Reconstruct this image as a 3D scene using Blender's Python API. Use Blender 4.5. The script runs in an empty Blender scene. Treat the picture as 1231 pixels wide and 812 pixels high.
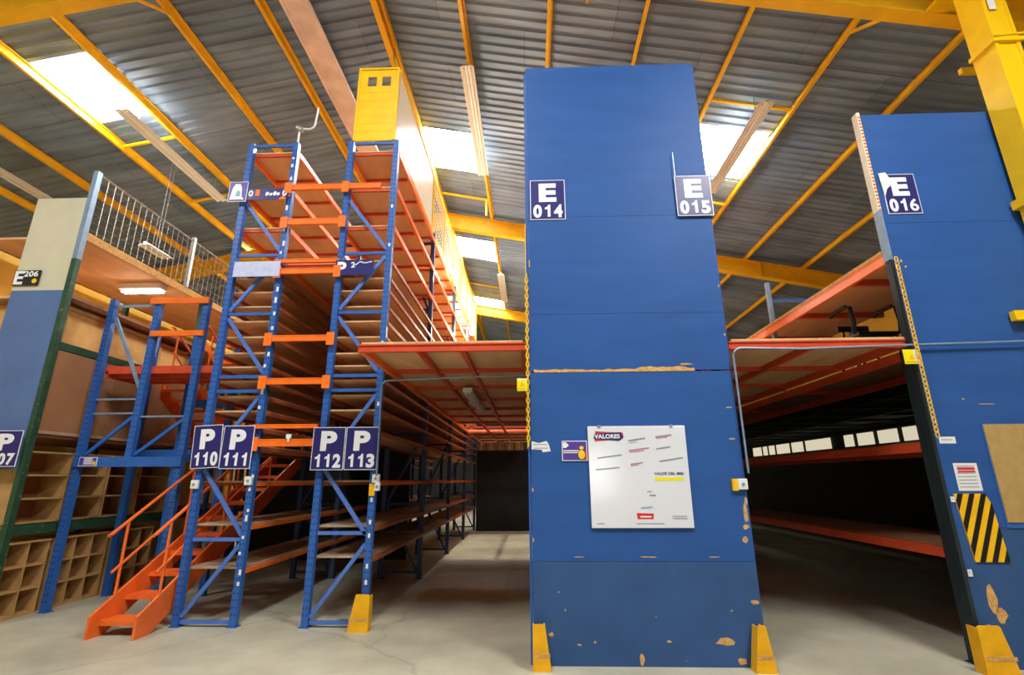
import bpy, math, random
from mathutils import Vector, Matrix
random.seed(7)
D = bpy.data; S = bpy.context.scene; COL = S.collection
PI = math.pi

# ------------------------------------------------------------------ materials
def lin(c):
    return tuple(((v/255)/12.92 if v/255 <= .04045 else ((v/255+.055)/1.055)**2.4) for v in c)
def mat(name, rgb, rough=.55, metal=0., var=.12, scale=6., bump=0., rgb2=None, thr=.62, wear=18., spec=.4, stretch=(1,1,1)):
    m = D.materials.new(name); m.use_nodes = True
    nt = m.node_tree; N = nt.nodes; L = nt.links; b = N['Principled BSDF']
    b.inputs['Roughness'].default_value = rough; b.inputs['Metallic'].default_value = metal
    b.inputs['Specular IOR Level'].default_value = spec
    c = lin(rgb)
    tc = N.new('ShaderNodeTexCoord'); mp = N.new('ShaderNodeMapping'); mp.inputs['Scale'].default_value = stretch
    L.new(tc.outputs['Object'], mp.inputs['Vector'])
    nz = N.new('ShaderNodeTexNoise'); nz.inputs['Scale'].default_value = scale; nz.inputs['Detail'].default_value = 6
    L.new(mp.outputs[0], nz.inputs['Vector'])
    rp = N.new('ShaderNodeValToRGB')
    rp.color_ramp.elements[0].position = .3; rp.color_ramp.elements[1].position = .7
    rp.color_ramp.elements[0].color = tuple(v*(1-var) for v in c)+(1,)
    rp.color_ramp.elements[1].color = tuple(min(1, v*(1+var)) for v in c)+(1,)
    L.new(nz.outputs['Fac'], rp.inputs['Fac']); out = rp.outputs['Color']
    if rgb2:
        n2 = N.new('ShaderNodeTexNoise'); n2.inputs['Scale'].default_value = wear; n2.inputs['Detail'].default_value = 8
        n2.inputs['Roughness'].default_value = .7
        L.new(mp.outputs[0], n2.inputs['Vector'])
        r2 = N.new('ShaderNodeValToRGB'); r2.color_ramp.elements[0].position = thr; r2.color_ramp.elements[1].position = thr+.04
        L.new(n2.outputs['Fac'], r2.inputs['Fac'])
        mx = N.new('ShaderNodeMixRGB'); mx.inputs['Color2'].default_value = lin(rgb2)+(1,)
        L.new(r2.outputs['Color'], mx.inputs['Fac']); L.new(out, mx.inputs['Color1']); out = mx.outputs['Color']
    L.new(out, b.inputs['Base Color'])
    if bump:
        bp = N.new('ShaderNodeBump'); bp.inputs['Strength'].default_value = bump; bp.inputs['Distance'].default_value = .02
        L.new(nz.outputs['Fac'], bp.inputs['Height']); L.new(bp.outputs['Normal'], b.inputs['Normal'])
    return m
def emis(name, rgb, st):
    m = D.materials.new(name); m.use_nodes = True; nt = m.node_tree; b = nt.nodes['Principled BSDF']
    b.inputs['Base Color'].default_value = lin(rgb)+(1,)
    b.inputs['Emission Color'].default_value = lin(rgb)+(1,); b.inputs['Emission Strength'].default_value = st
    return m

M = {}
M['blue_panel'] = mat('blue painted plywood', (44, 86, 150), .5, spec=.2, var=.1, scale=1.6, rgb2=(84, 114, 156), thr=.70, wear=3.2, stretch=(.7, 1, 3))
M['blue_greyer'] = mat('greyer blue painted plywood', (54, 86, 134), .6, spec=.2, var=.12, scale=2.2, rgb2=(104, 122, 140), thr=.68, wear=5)  # greyer blue for the lowest sheet of each panel
M['blue_left'] = mat('faded blue painted board', (84, 112, 158), .6, var=.1, scale=2)
M['cream_panel'] = mat('cream painted board', (205, 200, 170), .6, var=.06, scale=2)
M['bare_wood'] = mat('bare chipped wood', (206, 160, 92), .8, var=.25, scale=30)
M['blue_steel'] = mat('blue enamel steel', (48, 98, 172), .38, var=.1, scale=9, rgb2=(120, 140, 175), thr=.68, wear=22)
M['blue_brace'] = mat('light blue steel bracing', (78, 116, 190), .4, var=.1, scale=9, rgb2=(150, 160, 180), thr=.66, wear=20)
M['orange'] = mat('orange enamel steel', (246, 116, 28), .4, var=.1, scale=7, rgb2=(150, 60, 30), thr=.68, wear=16)
M['red_orange'] = mat('red orange enamel steel', (206, 76, 42), .42, var=.12, scale=7, rgb2=(235, 160, 130), thr=.69, wear=12)
M['stair'] = mat('orange stair enamel', (240, 112, 44), .42, var=.12, scale=5, rgb2=(150, 70, 40), thr=.66, wear=9)
M['yellow'] = mat('yellow structural paint', (246, 188, 24), .45, var=.1, scale=3, rgb2=(190, 120, 30), thr=.7, wear=8)
M['yellow_bright'] = mat('bright yellow paint', (250, 200, 14), .4, var=.08, scale=4, rgb2=(200, 140, 40), thr=.72, wear=8)
M['guard'] = mat('yellow scuffed guard steel', (240, 176, 10), .5, var=.12, scale=8, rgb2=(110, 96, 60), thr=.66, wear=14)
M['ply'] = mat('brown chipboard decking', (214, 168, 122), .7, var=.14, scale=5, stretch=(1, .3, 1))
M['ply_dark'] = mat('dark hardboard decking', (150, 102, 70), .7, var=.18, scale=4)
M['shelf_wood'] = mat('dusty shelf board', (176, 150, 120), .7, var=.16, scale=4)
M['cubby'] = mat('raw plywood cubby', (186, 144, 88), .7, var=.18, scale=6)
M['cubby_back'] = mat('brown cubby back', (150, 96, 58), .75, var=.15, scale=5)
M['tan'] = mat('tan hardboard sheet', (160, 112, 74), .65, var=.12, scale=2)
M['green_steel'] = mat('dark green worn steel', (40, 74, 52), .5, var=.2, scale=10, rgb2=(150, 150, 70), thr=.62, wear=14)
M['grey_steel'] = mat('grey blue steel', (132, 156, 178), .4, metal=.3, var=.1, scale=8)
M['galv'] = mat('galvanised wire', (168, 170, 165), .35, metal=.6, var=.1, scale=12)
M['white'] = mat('white plastic', (232, 232, 228), .4, var=.03)
M['white_gloss'] = mat('white glossy board', (226, 228, 232), .12, var=.02, scale=2, spec=.6)
M['navy'] = mat('navy sign face', (44, 42, 108), .35, var=.06)
M['violet'] = mat('violet sign face', (82, 60, 150), .35, var=.06)
M['lilac'] = mat('lilac plate', (190, 196, 226), .35, var=.12, scale=14)
M['letter'] = mat('white lettering', (240, 240, 240), .4, var=.02)
M['black'] = mat('black plastic', (16, 16, 18), .45, var=.1)
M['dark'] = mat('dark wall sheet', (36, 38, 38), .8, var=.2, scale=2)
M['cream_wall'] = mat('yellowish painted wall', (226, 178, 66), .7, var=.1, scale=1.5)
M['fixture'] = mat('cream lamp fixture', (244, 242, 232), .4, var=.04)
M['pink'] = mat('dusty pink sheet duct', (242, 218, 212), .55, var=.14, scale=3)
M['red'] = mat('red print', (214, 44, 62), .4, var=.05)
M['print_grey'] = mat('grey print', (120, 128, 150), .5, var=.05)
M['print_pink'] = mat('magenta print', (200, 90, 150), .5, var=.05)
M['print_teal'] = mat('teal print', (130, 180, 200), .5, var=.05)
M['print_yellow'] = mat('yellow print', (238, 226, 20), .4, var=.03)
M['grey_wall'] = mat('grey painted wall', (150, 154, 158), .7, var=.06)
M['blue_hole'] = mat('shadowed punched slot', (22, 52, 110), .6, var=.05)
M['blue_shaded'] = mat('shaded blue steel', (56, 74, 112), .5, var=.15, scale=8)  # darker copy of the blue steel, tunnel shade put into its colour
M['teal_dark'] = mat('dark teal steel', (30, 44, 48), .5, var=.15)  # own colour of the edge post, painted shade on racks and deck joists
M['added_lamp_glow'] = emis('added lamp glow', (255, 244, 220), 2600)  # strong glow of the added lamp that lights the floor pool
M['beam_brown'] = mat('brown red shelf beam', (168, 88, 52), .5, var=.15, scale=8)
M['board_brown'] = mat('brown cork board', (178, 146, 88), .7, var=.08, scale=12)
M['cream_sheet'] = mat('pale polycarbonate sheet', (240, 232, 205), .3, var=.04)
M['box'] = mat('cardboard carton', (206, 158, 90), .75, var=.1, scale=8)
M['sky_panel'] = emis('daylit translucent roof sheet', (250, 252, 255), 34)
M['window'] = emis('glowing pane', (245, 236, 205), .42)  # glow standing for the lit far wall between the shelves
M['door_light'] = emis('daylit doorway pane', (245, 248, 255), 5)
M['tube'] = emis('lit fluorescent tube', (255, 250, 240), 16)
M['bulb'] = emis('lit lamp', (255, 244, 220), 420)  # glow of the added lamp under the cage

def roof_mat():
    m = D.materials.new('corrugated metal roofing'); m.use_nodes = True; nt = m.node_tree; N = nt.nodes; L = nt.links
    b = N['Principled BSDF']; b.inputs['Roughness'].default_value = .5; b.inputs['Metallic'].default_value = .15
    tc = N.new('ShaderNodeTexCoord'); mp = N.new('ShaderNodeMapping'); L.new(tc.outputs['Object'], mp.inputs['Vector'])
    br = N.new('ShaderNodeTexBrick'); br.inputs['Scale'].default_value = 1; br.inputs['Brick Width'].default_value = 3.05
    br.inputs['Row Height'].default_value = 1.0; br.inputs['Mortar Size'].default_value = .006
    br.inputs['Color1'].default_value = lin((126, 150, 178))+(1,); br.inputs['Color2'].default_value = lin((146, 168, 192))+(1,)
    br.inputs['Mortar'].default_value = lin((100, 108, 118))+(1,)
    L.new(mp.outputs[0], br.inputs['Vector'])
    nz = N.new('ShaderNodeTexNoise'); nz.inputs['Scale'].default_value = 1.1; nz.inputs['Detail'].default_value = 7
    mp2 = N.new('ShaderNodeMapping'); mp2.inputs['Scale'].default_value = (.5, 2.2, 1); L.new(tc.outputs['Object'], mp2.inputs['Vector'])
    L.new(mp2.outputs[0], nz.inputs['Vector'])
    rp = N.new('ShaderNodeValToRGB'); rp.color_ramp.elements[0].position = .35; rp.color_ramp.elements[1].position = .68
    rp.color_ramp.elements[0].color = lin((176, 176, 184))+(1,); rp.color_ramp.elements[1].color = (1, 1, 1, 1)
    L.new(nz.outputs['Fac'], rp.inputs['Fac'])
    mx = N.new('ShaderNodeMixRGB'); mx.blend_type = 'MULTIPLY'; mx.inputs['Fac'].default_value = .75
    L.new(br.outputs['Color'], mx.inputs['Color1']); L.new(rp.outputs['Color'], mx.inputs['Color2'])
    L.new(mx.outputs['Color'], b.inputs['Base Color'])
    return m
M['roof'] = roof_mat()
def floor_mat():
    m = D.materials.new('worn concrete'); m.use_nodes = True; nt = m.node_tree; N = nt.nodes; L = nt.links
    b = N['Principled BSDF']; b.inputs['Roughness'].default_value = .42; b.inputs['Specular IOR Level'].default_value = .35
    tc = N.new('ShaderNodeTexCoord')
    nz = N.new('ShaderNodeTexNoise'); nz.inputs['Scale'].default_value = .8; nz.inputs['Detail'].default_value = 9; nz.inputs['Roughness'].default_value = .62
    L.new(tc.outputs['Object'], nz.inputs['Vector'])
    rp = N.new('ShaderNodeValToRGB'); rp.color_ramp.elements[0].position = .32; rp.color_ramp.elements[1].position = .7
    rp.color_ramp.elements[0].color = lin((164, 160, 138))+(1,); rp.color_ramp.elements[1].color = lin((208, 202, 176))+(1,)
    L.new(nz.outputs['Fac'], rp.inputs['Fac'])
    vo = N.new('ShaderNodeTexVoronoi'); vo.feature = 'DISTANCE_TO_EDGE'; vo.inputs['Scale'].default_value = .22
    n3 = N.new('ShaderNodeTexNoise'); n3.inputs['Scale'].default_value = 1.4; n3.inputs['Detail'].default_value = 6
    L.new(tc.outputs['Object'], n3.inputs['Vector'])
    ad = N.new('ShaderNodeMixRGB'); ad.blend_type = 'ADD'; ad.inputs['Fac'].default_value = .6
    L.new(tc.outputs['Object'], ad.inputs['Color1']); L.new(n3.outputs['Color'], ad.inputs['Color2'])
    L.new(ad.outputs['Color'], vo.inputs['Vector'])
    r2 = N.new('ShaderNodeValToRGB'); r2.color_ramp.elements[0].position = 0; r2.color_ramp.elements[1].position = .006
    r2.color_ramp.elements[0].color = (.72, .72, .72, 1); r2.color_ramp.elements[1].color = (1, 1, 1, 1)
    L.new(vo.outputs['Distance'], r2.inputs['Fac'])
    mx = N.new('ShaderNodeMixRGB'); mx.blend_type = 'MULTIPLY'; mx.inputs['Fac'].default_value = .8
    L.new(rp.outputs['Color'], mx.inputs['Color1']); L.new(r2.outputs['Color'], mx.inputs['Color2'])
    L.new(mx.outputs['Color'], b.inputs['Base Color'])
    return m
M['floor'] = floor_mat()

# ------------------------------------------------------------------ mesh helpers
class MB:
    def __init__(s): s.v = []; s.f = []; s.m = []
    def add(s, vs, fs, mi=0):
        o = len(s.v); s.v += [tuple(v) for v in vs]; s.f += [tuple(i+o for i in f) for f in fs]; s.m += [mi]*len(fs); return s
    def box(s, x0, x1, y0, y1, z0, z1, mi=0):
        return s.add([(x0,y0,z0),(x1,y0,z0),(x1,y1,z0),(x0,y1,z0),(x0,y0,z1),(x1,y0,z1),(x1,y1,z1),(x0,y1,z1)],
              [(0,3,2,1),(4,5,6,7),(0,1,5,4),(1,2,6,5),(2,3,7,6),(3,0,4,7)], mi)
    def bar(s, a, b, w, h, mi=0, up=(0,0,1)):
        a = Vector(a); b = Vector(b); d = (b-a).normalized(); u = Vector(up)
        if abs(d.dot(u)) > .98: u = Vector((0,1,0))
        r = d.cross(u).normalized()*w/2; t = r.cross(d).normalized()*h/2
        vs = [p+q for p in (a,b) for q in (-r-t, r-t, r+t, -r+t)]
        return s.add(vs, [(0,1,2,3),(7,6,5,4),(0,4,5,1),(1,5,6,2),(2,6,7,3),(3,7,4,0)], mi)
    def tube(s, pts, r, n=8, mi=0):
        pts = [Vector(p) for p in pts]; rings = []; k = len(pts)
        for i, p in enumerate(pts):
            d = (pts[min(i+1,k-1)]-pts[max(i-1,0)]).normalized(); u = Vector((0,0,1)) if abs(d.z) < .9 else Vector((0,1,0))
            x = d.cross(u).normalized(); y = x.cross(d)
            rings.append([p+(x*math.cos(2*PI*j/n)+y*math.sin(2*PI*j/n))*r for j in range(n)])
        vs = [q for g in rings for q in g]; fs = []
        for i in range(k-1):
            for j in range(n): fs.append((i*n+j, i*n+(j+1)%n, (i+1)*n+(j+1)%n, (i+1)*n+j))
        fs.append(tuple(range(n-1,-1,-1))); fs.append(tuple((k-1)*n+j for j in range(n)))
        return s.add(vs, fs, mi)
    def prism(s, poly, axis, a, b, mi=0):   # poly in the other two axes
        n = len(poly)
        def P(p, t):
            return (t,p[0],p[1]) if axis == 'x' else ((p[0],t,p[1]) if axis == 'y' else (p[0],p[1],t))
        vs = [P(p,a) for p in poly]+[P(p,b) for p in poly]
        fs = [tuple(range(n)), tuple(range(2*n-1,n-1,-1))]+[(i, i+n, (i+1)%n+n, (i+1)%n) for i in range(n)]
        return s.add(vs, fs, mi)
def wpos(o):
    p = Vector((0,0,0))
    while o: p += o.location; o = o.parent
    return p
def obj(name, mb, mats, parent=None, origin=None, bevel=0):
    me = D.meshes.new(name)
    base = wpos(parent) if parent else Vector(origin or (0,0,0))
    vs = [Vector(v)-base for v in mb.v]
    me.from_pydata([tuple(v) for v in vs], [], mb.f)
    mats = mats if isinstance(mats, (list,tuple)) else [mats]
    for m in mats: me.materials.append(M[m] if isinstance(m,str) else m)
    me.polygons.foreach_set('material_index', mb.m)
    import bmesh
    bm = bmesh.new(); bm.from_mesh(me); bmesh.ops.recalc_face_normals(bm, faces=bm.faces); bm.to_mesh(me); bm.free()
    o = D.objects.new(name, me); COL.objects.link(o)
    if parent: o.parent = parent
    else: o.location = base
    if bevel:
        md = o.modifiers.new('bevel', 'BEVEL'); md.width = bevel; md.segments = 2; md.limit_method = 'ANGLE'
    return o
def thing(name, label, cat, loc=(0,0,0), group=None):
    o = D.objects.new(name, None); COL.objects.link(o); o.location = loc; o.empty_display_size = .1
    o['label'] = label; o['category'] = cat
    if group: o['group'] = group
    return o
def tag(o, label, cat, group=None):
    o['label'] = label; o['category'] = cat
    if group: o['group'] = group
    return o
def struct(name, mb, mats):
    o = obj(name, mb, mats); o['kind'] = 'structure'; return o
def text_mb(mb, txt, x, z, y, size, mi=0, bold=.018, align='CENTER', sx=1., width=None, rot=0):
    cu = D.curves.new('t', 'FONT'); cu.body = txt; cu.size = size; cu.align_x = align; cu.align_y = 'BOTTOM_BASELINE'
    cu.offset = bold*size; cu.extrude = .0012; cu.space_character = 1.06
    t = D.objects.new('t', cu); COL.objects.link(t)
    dg = bpy.context.evaluated_depsgraph_get(); dg.update()
    me = D.meshes.new_from_object(t.evaluated_get(dg))
    xs = [v.co.x for v in me.vertices]
    if width and xs:
        w = max(xs)-min(xs); sx = width/w
    c, s_ = math.cos(rot), math.sin(rot)
    vs = []; x_off = min(xs)*sx if (align == 'LEFT' and xs) else 0
    for v in me.vertices:
        lx, lz = v.co.x*sx-x_off, v.co.y
        vs.append((x+lx*c-lz*s_, y-v.co.z, z+lx*s_+lz*c))
    mb.add(vs, [tuple(p.vertices) for p in me.polygons], mi)
    D.objects.remove(t); D.curves.remove(cu); D.meshes.remove(me)

# ------------------------------------------------------------------ camera (eye height 1.6 m, wide lens tilted up)
cam = D.cameras.new('camera'); co = D.objects.new('camera', cam); COL.objects.link(co); S.camera = co
cam.sensor_width = 36; cam.lens = 17.524; cam.clip_end = 200
p, yw, ro = .277960, -.034513, -.0043507
fwd = Vector((math.sin(yw)*math.cos(p), math.cos(yw)*math.cos(p), math.sin(p)))
rt = Vector((math.cos(yw), -math.sin(yw), 0)); up = rt.cross(fwd)
r2 = rt*math.cos(ro)+up*math.sin(ro); u2 = -rt*math.sin(ro)+up*math.cos(ro)
co.matrix_world = Matrix(((r2.x,u2.x,-fwd.x,0),(r2.y,u2.y,-fwd.y,0),(r2.z,u2.z,-fwd.z,1.6),(0,0,0,1)))

# ------------------------------------------------------------------ building shell
XR, ZR, SL = -2.57, 9.75, .198
XL, XE, Y0, Y1 = -15., 11.5, -12., 31.
def rz(x): return ZR-SL*abs(x-XR)
struct('floor', MB().box(XL, XE, Y0, Y1, -.1, 0), 'floor')
def roof_side(xa, xb, holes):
    mb = MB(); per = .2; prof = [(0,0),(.07,0),(.10,.035),(.17,.035)]
    ys = []; y = Y0
    while y < Y1:
        for d, h in prof: ys.append((y+d, h))
        y += per
    cuts = sorted(set([xa, xb]+[c for h in holes for c in h[:2]]))
    for c0, c1 in zip(cuts[:-1], cuts[1:]):
        for (ya, ha), (yb, hb) in zip(ys[:-1], ys[1:]):
            ym = (ya+yb)/2
            if any(h[0]-1e-3 <= c0 and c1 <= h[1]+1e-3 and h[2] < ym < h[3] for h in holes): continue
            mb.add([(c0,ya,rz(c0)+ha),(c1,ya,rz(c1)+ha),(c1,yb,rz(c1)+hb),(c0,yb,rz(c0)+hb)], [(0,1,2,3)])
    return mb
SKY = []   # skylight sheets: x0,x1,y0,y1
for y in (10.0, 15.6, 21.5): SKY.append((-2.42, -1.08, y, y+1.55))
SKY.append((-2.42, -1.08, -.6, 2.0))
for y in (.1, 6.75, 14.): SKY.append((-8.55, -7.45, y, y+1.4))
for y in (8.75, 15., 21.): SKY.append((3.52, 4.9, y, y+1.5))
SKY.append((3.52, 4.9, -.6, 1.8))
left = [s for s in SKY if s[1] < XR]; right = [s for s in SKY if s[0] > XR]
struct('ceiling', roof_side(XL, XR, left), 'roof'); struct('ceiling', roof_side(XR, XE, right), 'roof')
for i, (a, b, c, d) in enumerate(SKY):
    # translucent sheet, ribbed like the roofing around it
    mb = MB(); n = int(round((d-c)/.2))
    for k in range(n):
        ya = c+(d-c)*k/n; ym = ya+(d-c)/n*.5; yb = ya+(d-c)/n
        mb.add([(a,ya,rz(a)),(b,ya,rz(b)),(b,ym,rz(b)+.03),(a,ym,rz(a)+.03),(b,yb,rz(b)),(a,yb,rz(a))], [(0,1,2,3),(3,2,4,5)])
    struct('window_%d' % (i+1), mb, 'sky_panel')
struct('wall_left', MB().box(XL-.1, XL, Y0, Y1, 0, 8.2), 'cream_wall')
struct('wall_right', MB().box(XE, XE+.1, Y0, Y1, 0, 7.6), 'cream_wall')
struct('wall_side_partition', MB().box(-8.15, -8.05, 5.0, 24, 0, 5.0), 'cream_wall')
def gable(y):
    return MB().prism([(XL,0),(XE,0),(XE,rz(XE)),(XR,rz(XR)),(XL,rz(XL))], 'y', y, y+.1)
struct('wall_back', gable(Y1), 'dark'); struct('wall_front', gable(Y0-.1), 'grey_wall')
struct('wall_stair_blocker', MB().box(-6.28, -2.64, 11.2, 11.28, 0, 3.0), 'dark')  # dark wall added to keep the space behind the racks black
struct('wall_infill_blocker', MB().box(6.62, 9.0, 5.1, 5.2, 0, 3.3), 'dark')  # added wall, stops front light entering the right tunnel
struct('wall_side_blocker', MB().box(9.0, 9.1, 5.1, 9.5, 0, 3.3), 'dark')  # partition carried forward as an added light block
# glowing panes stand for a far lit wall; dark partition is an added backdrop
struct('wall_partition', MB().box(9.0, 9.1, 9.5, 25, 0, 2.44).box(9.0, 9.1, 9.5, 25, 2.8, 3.3).box(9.08, 9.1, 9.5, 25, 2.44, 2.8), 'dark')
y = 12.0; k = 30
for w in (.8, .9, .85, .6, 1.6, .9, 1.1, .6, .5, .9):
    k += 1
    struct('window_%d' % k, MB().box(9.03, 9.07, y, y+w-.22, 2.46, 2.78), 'window'); y += w+(.5 if k == 34 else .0)

struct('window_60', MB().box(2.1, 3.5, Y0+.001, Y0+.03, .9, 2.7), 'door_light')
# purlins
PUR = [(-13.56,'seventh yellow roof purlin left of the ridge'),(-11.72,'sixth yellow roof purlin left of the ridge, beyond the unlit lamp'),(-10.16,'fifth yellow roof purlin left of the ridge'),
 (-8.6,'fourth yellow roof purlin left of the ridge, along the outer edge of the big skylight'),(-7.41,'third yellow roof purlin left of the ridge, along the inner edge of the big skylight'),(-5.8,'second yellow roof purlin left of the ridge'),
 (-4.4,'first yellow roof purlin left of the ridge, beside the pink duct'),(-2.57,'thick yellow ridge purlin above the yellow cage'),
 (-1.06,'first yellow roof purlin right of the ridge, above the unlit lamp'),(.43,'second yellow roof purlin right of the ridge, ending above the blue panel'),(1.94,'third yellow roof purlin right of the ridge, above the blue panel'),
 (3.46,'fourth yellow roof purlin right of the ridge, left of the right skylight'),(4.95,'fifth yellow roof purlin right of the ridge, right of the right skylight'),
 (6.45,'sixth yellow roof purlin right of the ridge, passing the top corner of the right panel'),(8.1,'seventh yellow roof purlin right of the ridge'),(9.6,'outermost yellow roof purlin on the right slope')]
for x, lab in PUR:
    z = rz(x)-.005; mb = MB(); w = .05 if x != XR else .1
    # Z-shaped section
    mb.box(x-.012, x+.012, Y0, Y1, z-.14, z); mb.box(x-w, x+.012, Y0, Y1, z-.15, z-.135); mb.box(x-.012, x+w, Y0, Y1, z-.02, z-.004)
    if x == XR: mb.box(x+.09, x+.11, Y0, Y1, z-.16, z-.02)
    tag(obj('roof_purlin', mb, 'yellow', origin=(x, 0, z-.17)), lab, 'roof beam', 'yellow purlins under the roof')
# spacer bars between purlins
SP = [(-8.57,-7.44,8.8,'yellow spacer bar between purlins just behind the big left skylight'),(-8.57,-7.44,11.0,'yellow spacer bar between purlins at the far end of the left lamp'),
      (-2.5,-1.1,12.7,'yellow spacer bar just in front of the second rafter near the ridge'),(-2.5,-1.1,19.6,'yellow spacer bar between the two farthest skylights near the ridge'),
      (3.5,4.92,7.9,'yellow spacer bar between purlins in front of the right skylight'),(3.5,4.92,11.2,'yellow spacer bar between purlins behind the right skylight')]
for a, b, y, lab in SP:
    za, zb = rz(a)-.1, rz(b)-.1
    mb = MB().bar((a,y,za),(b,y,zb),.05,.05)
    if y == 12.7: mb.bar((b-.06,y,zb),(b-.06,y,zb-.5),.05,.05)
    tag(obj('purlin_spacer', mb, 'yellow_bright', origin=(a,y,za)), lab, 'roof beam', 'spacer bars between purlins')
# rafters: I sections following the slopes
def rafter(y, lab):
    r = thing('roof_rafter', lab, 'roof beam', (XR, y, ZR-.7), 'yellow portal rafters')
    for xe in (XL+.02, XE-.02):
        mb = MB(); T = .19; B = .66
        def quad(t0, t1, y0, y1, xa=XR, xb=xe):
            mb.add([(xa,y0,rz(xa)-t0),(xb,y0,rz(xb)-t0),(xb,y1,rz(xb)-t0),(xa,y1,rz(xa)-t0),(xa,y0,rz(xa)-t1),(xb,y0,rz(xb)-t1),(xb,y1,rz(xb)-t1),(xa,y1,rz(xa)-t1)],
                [(0,1,2,3),(7,6,5,4),(0,4,5,1),(1,5,6,2),(2,6,7,3),(3,7,4,0)])
        quad(T, T+.02, y-.1, y+.1); quad(T+.02, B-.02, y-.008, y+.008); quad(B-.02, B, y-.1, y+.1)
        bh_ = obj('beam_half', mb, 'yellow', r)
        n = 4; st = MB()
        for i in range(1, n+1):
            x = XR+(xe-XR)*i/(n+.5)
            st.box(x-.006, x+.006, y-.095, y-.009, rz(x)-B+.03, rz(x)-T-.03)
        obj('stiffener', st, 'yellow', bh_)
    if y < 20 and y > 0:
        for x, dx in ((1.0,.5),(4.95,.55),(8.1,.6),(-5.8,-.5),(-10.16,-.6)):
            fb = MB().bar((x, y+.08, rz(x)-.6),(x, y+.75, rz(x)-.14), .04, .04)
            obj('fly_brace', fb, 'yellow', r)
rafter(5.45, 'nearest yellow rafter, crossing the top corners of the picture')
rafter(13.75, 'middle yellow rafter, passing behind the tall blue panel')
rafter(22.1, 'farthest yellow rafter, low beyond the second bright skylight')
# column on the right
c = thing('steel_column', 'thick bright yellow box column in front of the right blue panel', 'column', (5.5, 4.89, 0))
obj('shaft', MB().box(5.36,5.64,4.75,5.03,0,7.9).box(5.36,5.40,4.735,4.75,0,7.9).box(5.60,5.64,4.735,4.75,0,7.9), 'yellow_bright', c)
obj('collar', MB().box(5.33,5.67,4.71,5.045,6.38,6.43).bar((5.33,4.7,6.44),(5.67,4.7,6.46),.02,.02), 'yellow_bright', c)
obj('collar', MB().box(5.30,5.69,4.69,5.045,4.40,4.50), 'yellow_bright', c)
obj('bracket', MB().box(4.95,5.36,4.99,5.05,3.14,3.24), 'yellow_bright', c)
obj('head_plate', MB().box(5.30,5.70,4.70,5.34,7.50,7.54), 'yellow_bright', c)
s_ = obj('sticker', MB().box(5.42,5.50,4.728,4.734,6.85,7.02), 'white', c); s_['label'] = 'white paper sticker'
# yellow tie rod right of the column
tag(obj('wall_rail', MB().box(5.7,9.5,5.5,5.56,6.68,6.76), 'yellow_bright', origin=(5.7,5.5,6.7)), 'thin yellow horizontal rail right of the yellow column', 'rail')

# duct and unlit lamps under the roof
tag(obj('roof_duct', MB().box(-4.0,-3.62,-2,12.5,9.26,9.4).box(-4.05,-4.0,-2,12.5,9.24,9.3).box(-3.62,-3.57,-2,12.5,9.24,9.3), 'pink', origin=(-3.8,5,9.3)), 'pale pink flat duct running along the roof beside the first left purlin', 'duct')
def lamp(x, y0, y1, z, lab, lit=False, w=.24):
    r = thing('fluorescent_fixture', lab, 'ceiling lamp', (x, (y0+y1)/2, z), 'fluorescent lamps')
    poly = [(x-w/2,z),(x-w*.33,z+.035),(x-w*.1,z+.035),(x-w*.1,z+.085),(x+w*.1,z+.085),(x+w*.1,z+.035),(x+w*.33,z+.035),(x+w/2,z),(x+w*.45,z-.005),(x+w*.3,z+.02),(x+.02,z+.02),(x,z-.01),(x-.02,z+.02),(x-w*.3,z+.02),(x-w*.45,z-.005)]
    hz = obj('housing', MB().prism(poly, 'y', y0, y1), 'fixture', r)
    for sx in (-1, 1):
        obj('tube', MB().tube([(x+sx*w*.24,y0+.04,z-.002),(x+sx*w*.24,y1-.04,z-.002)], .016), 'tube' if lit else 'white', hz)
    for yy in (y0+.4, y1-.4): obj('hanger', MB().tube([(x,yy,z+.08),(x,yy,rz(x)-.02)], .006, 6), 'galv', r)
lamp(-7.52, 7.5, 10.7, 8.26, 'long unlit cream fluorescent lamp hanging behind the big left skylight', w=.3)
lamp(-1.07, 7.45, 10.9, 8.95, 'unlit cream fluorescent lamp hanging in front of the centre skylight', w=.26)
lamp(4.22, 7.4, 10.3, 7.92, 'unlit cream fluorescent lamp crossing the right skylight', w=.26)
lamp(-10.7, 5.4, 9.6, 7.66, 'unlit cream fluorescent lamp at the left edge above the cream panel', w=.32)
lamp(-1.0, 17.2, 20.2, 8.95, 'unlit fluorescent lamp beyond the second bright skylight', w=.26)
lamp(-8.0, 9.2, 9.9, 6.35, 'short cream lamp seen through the wire mesh on the left', w=.26)

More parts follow.
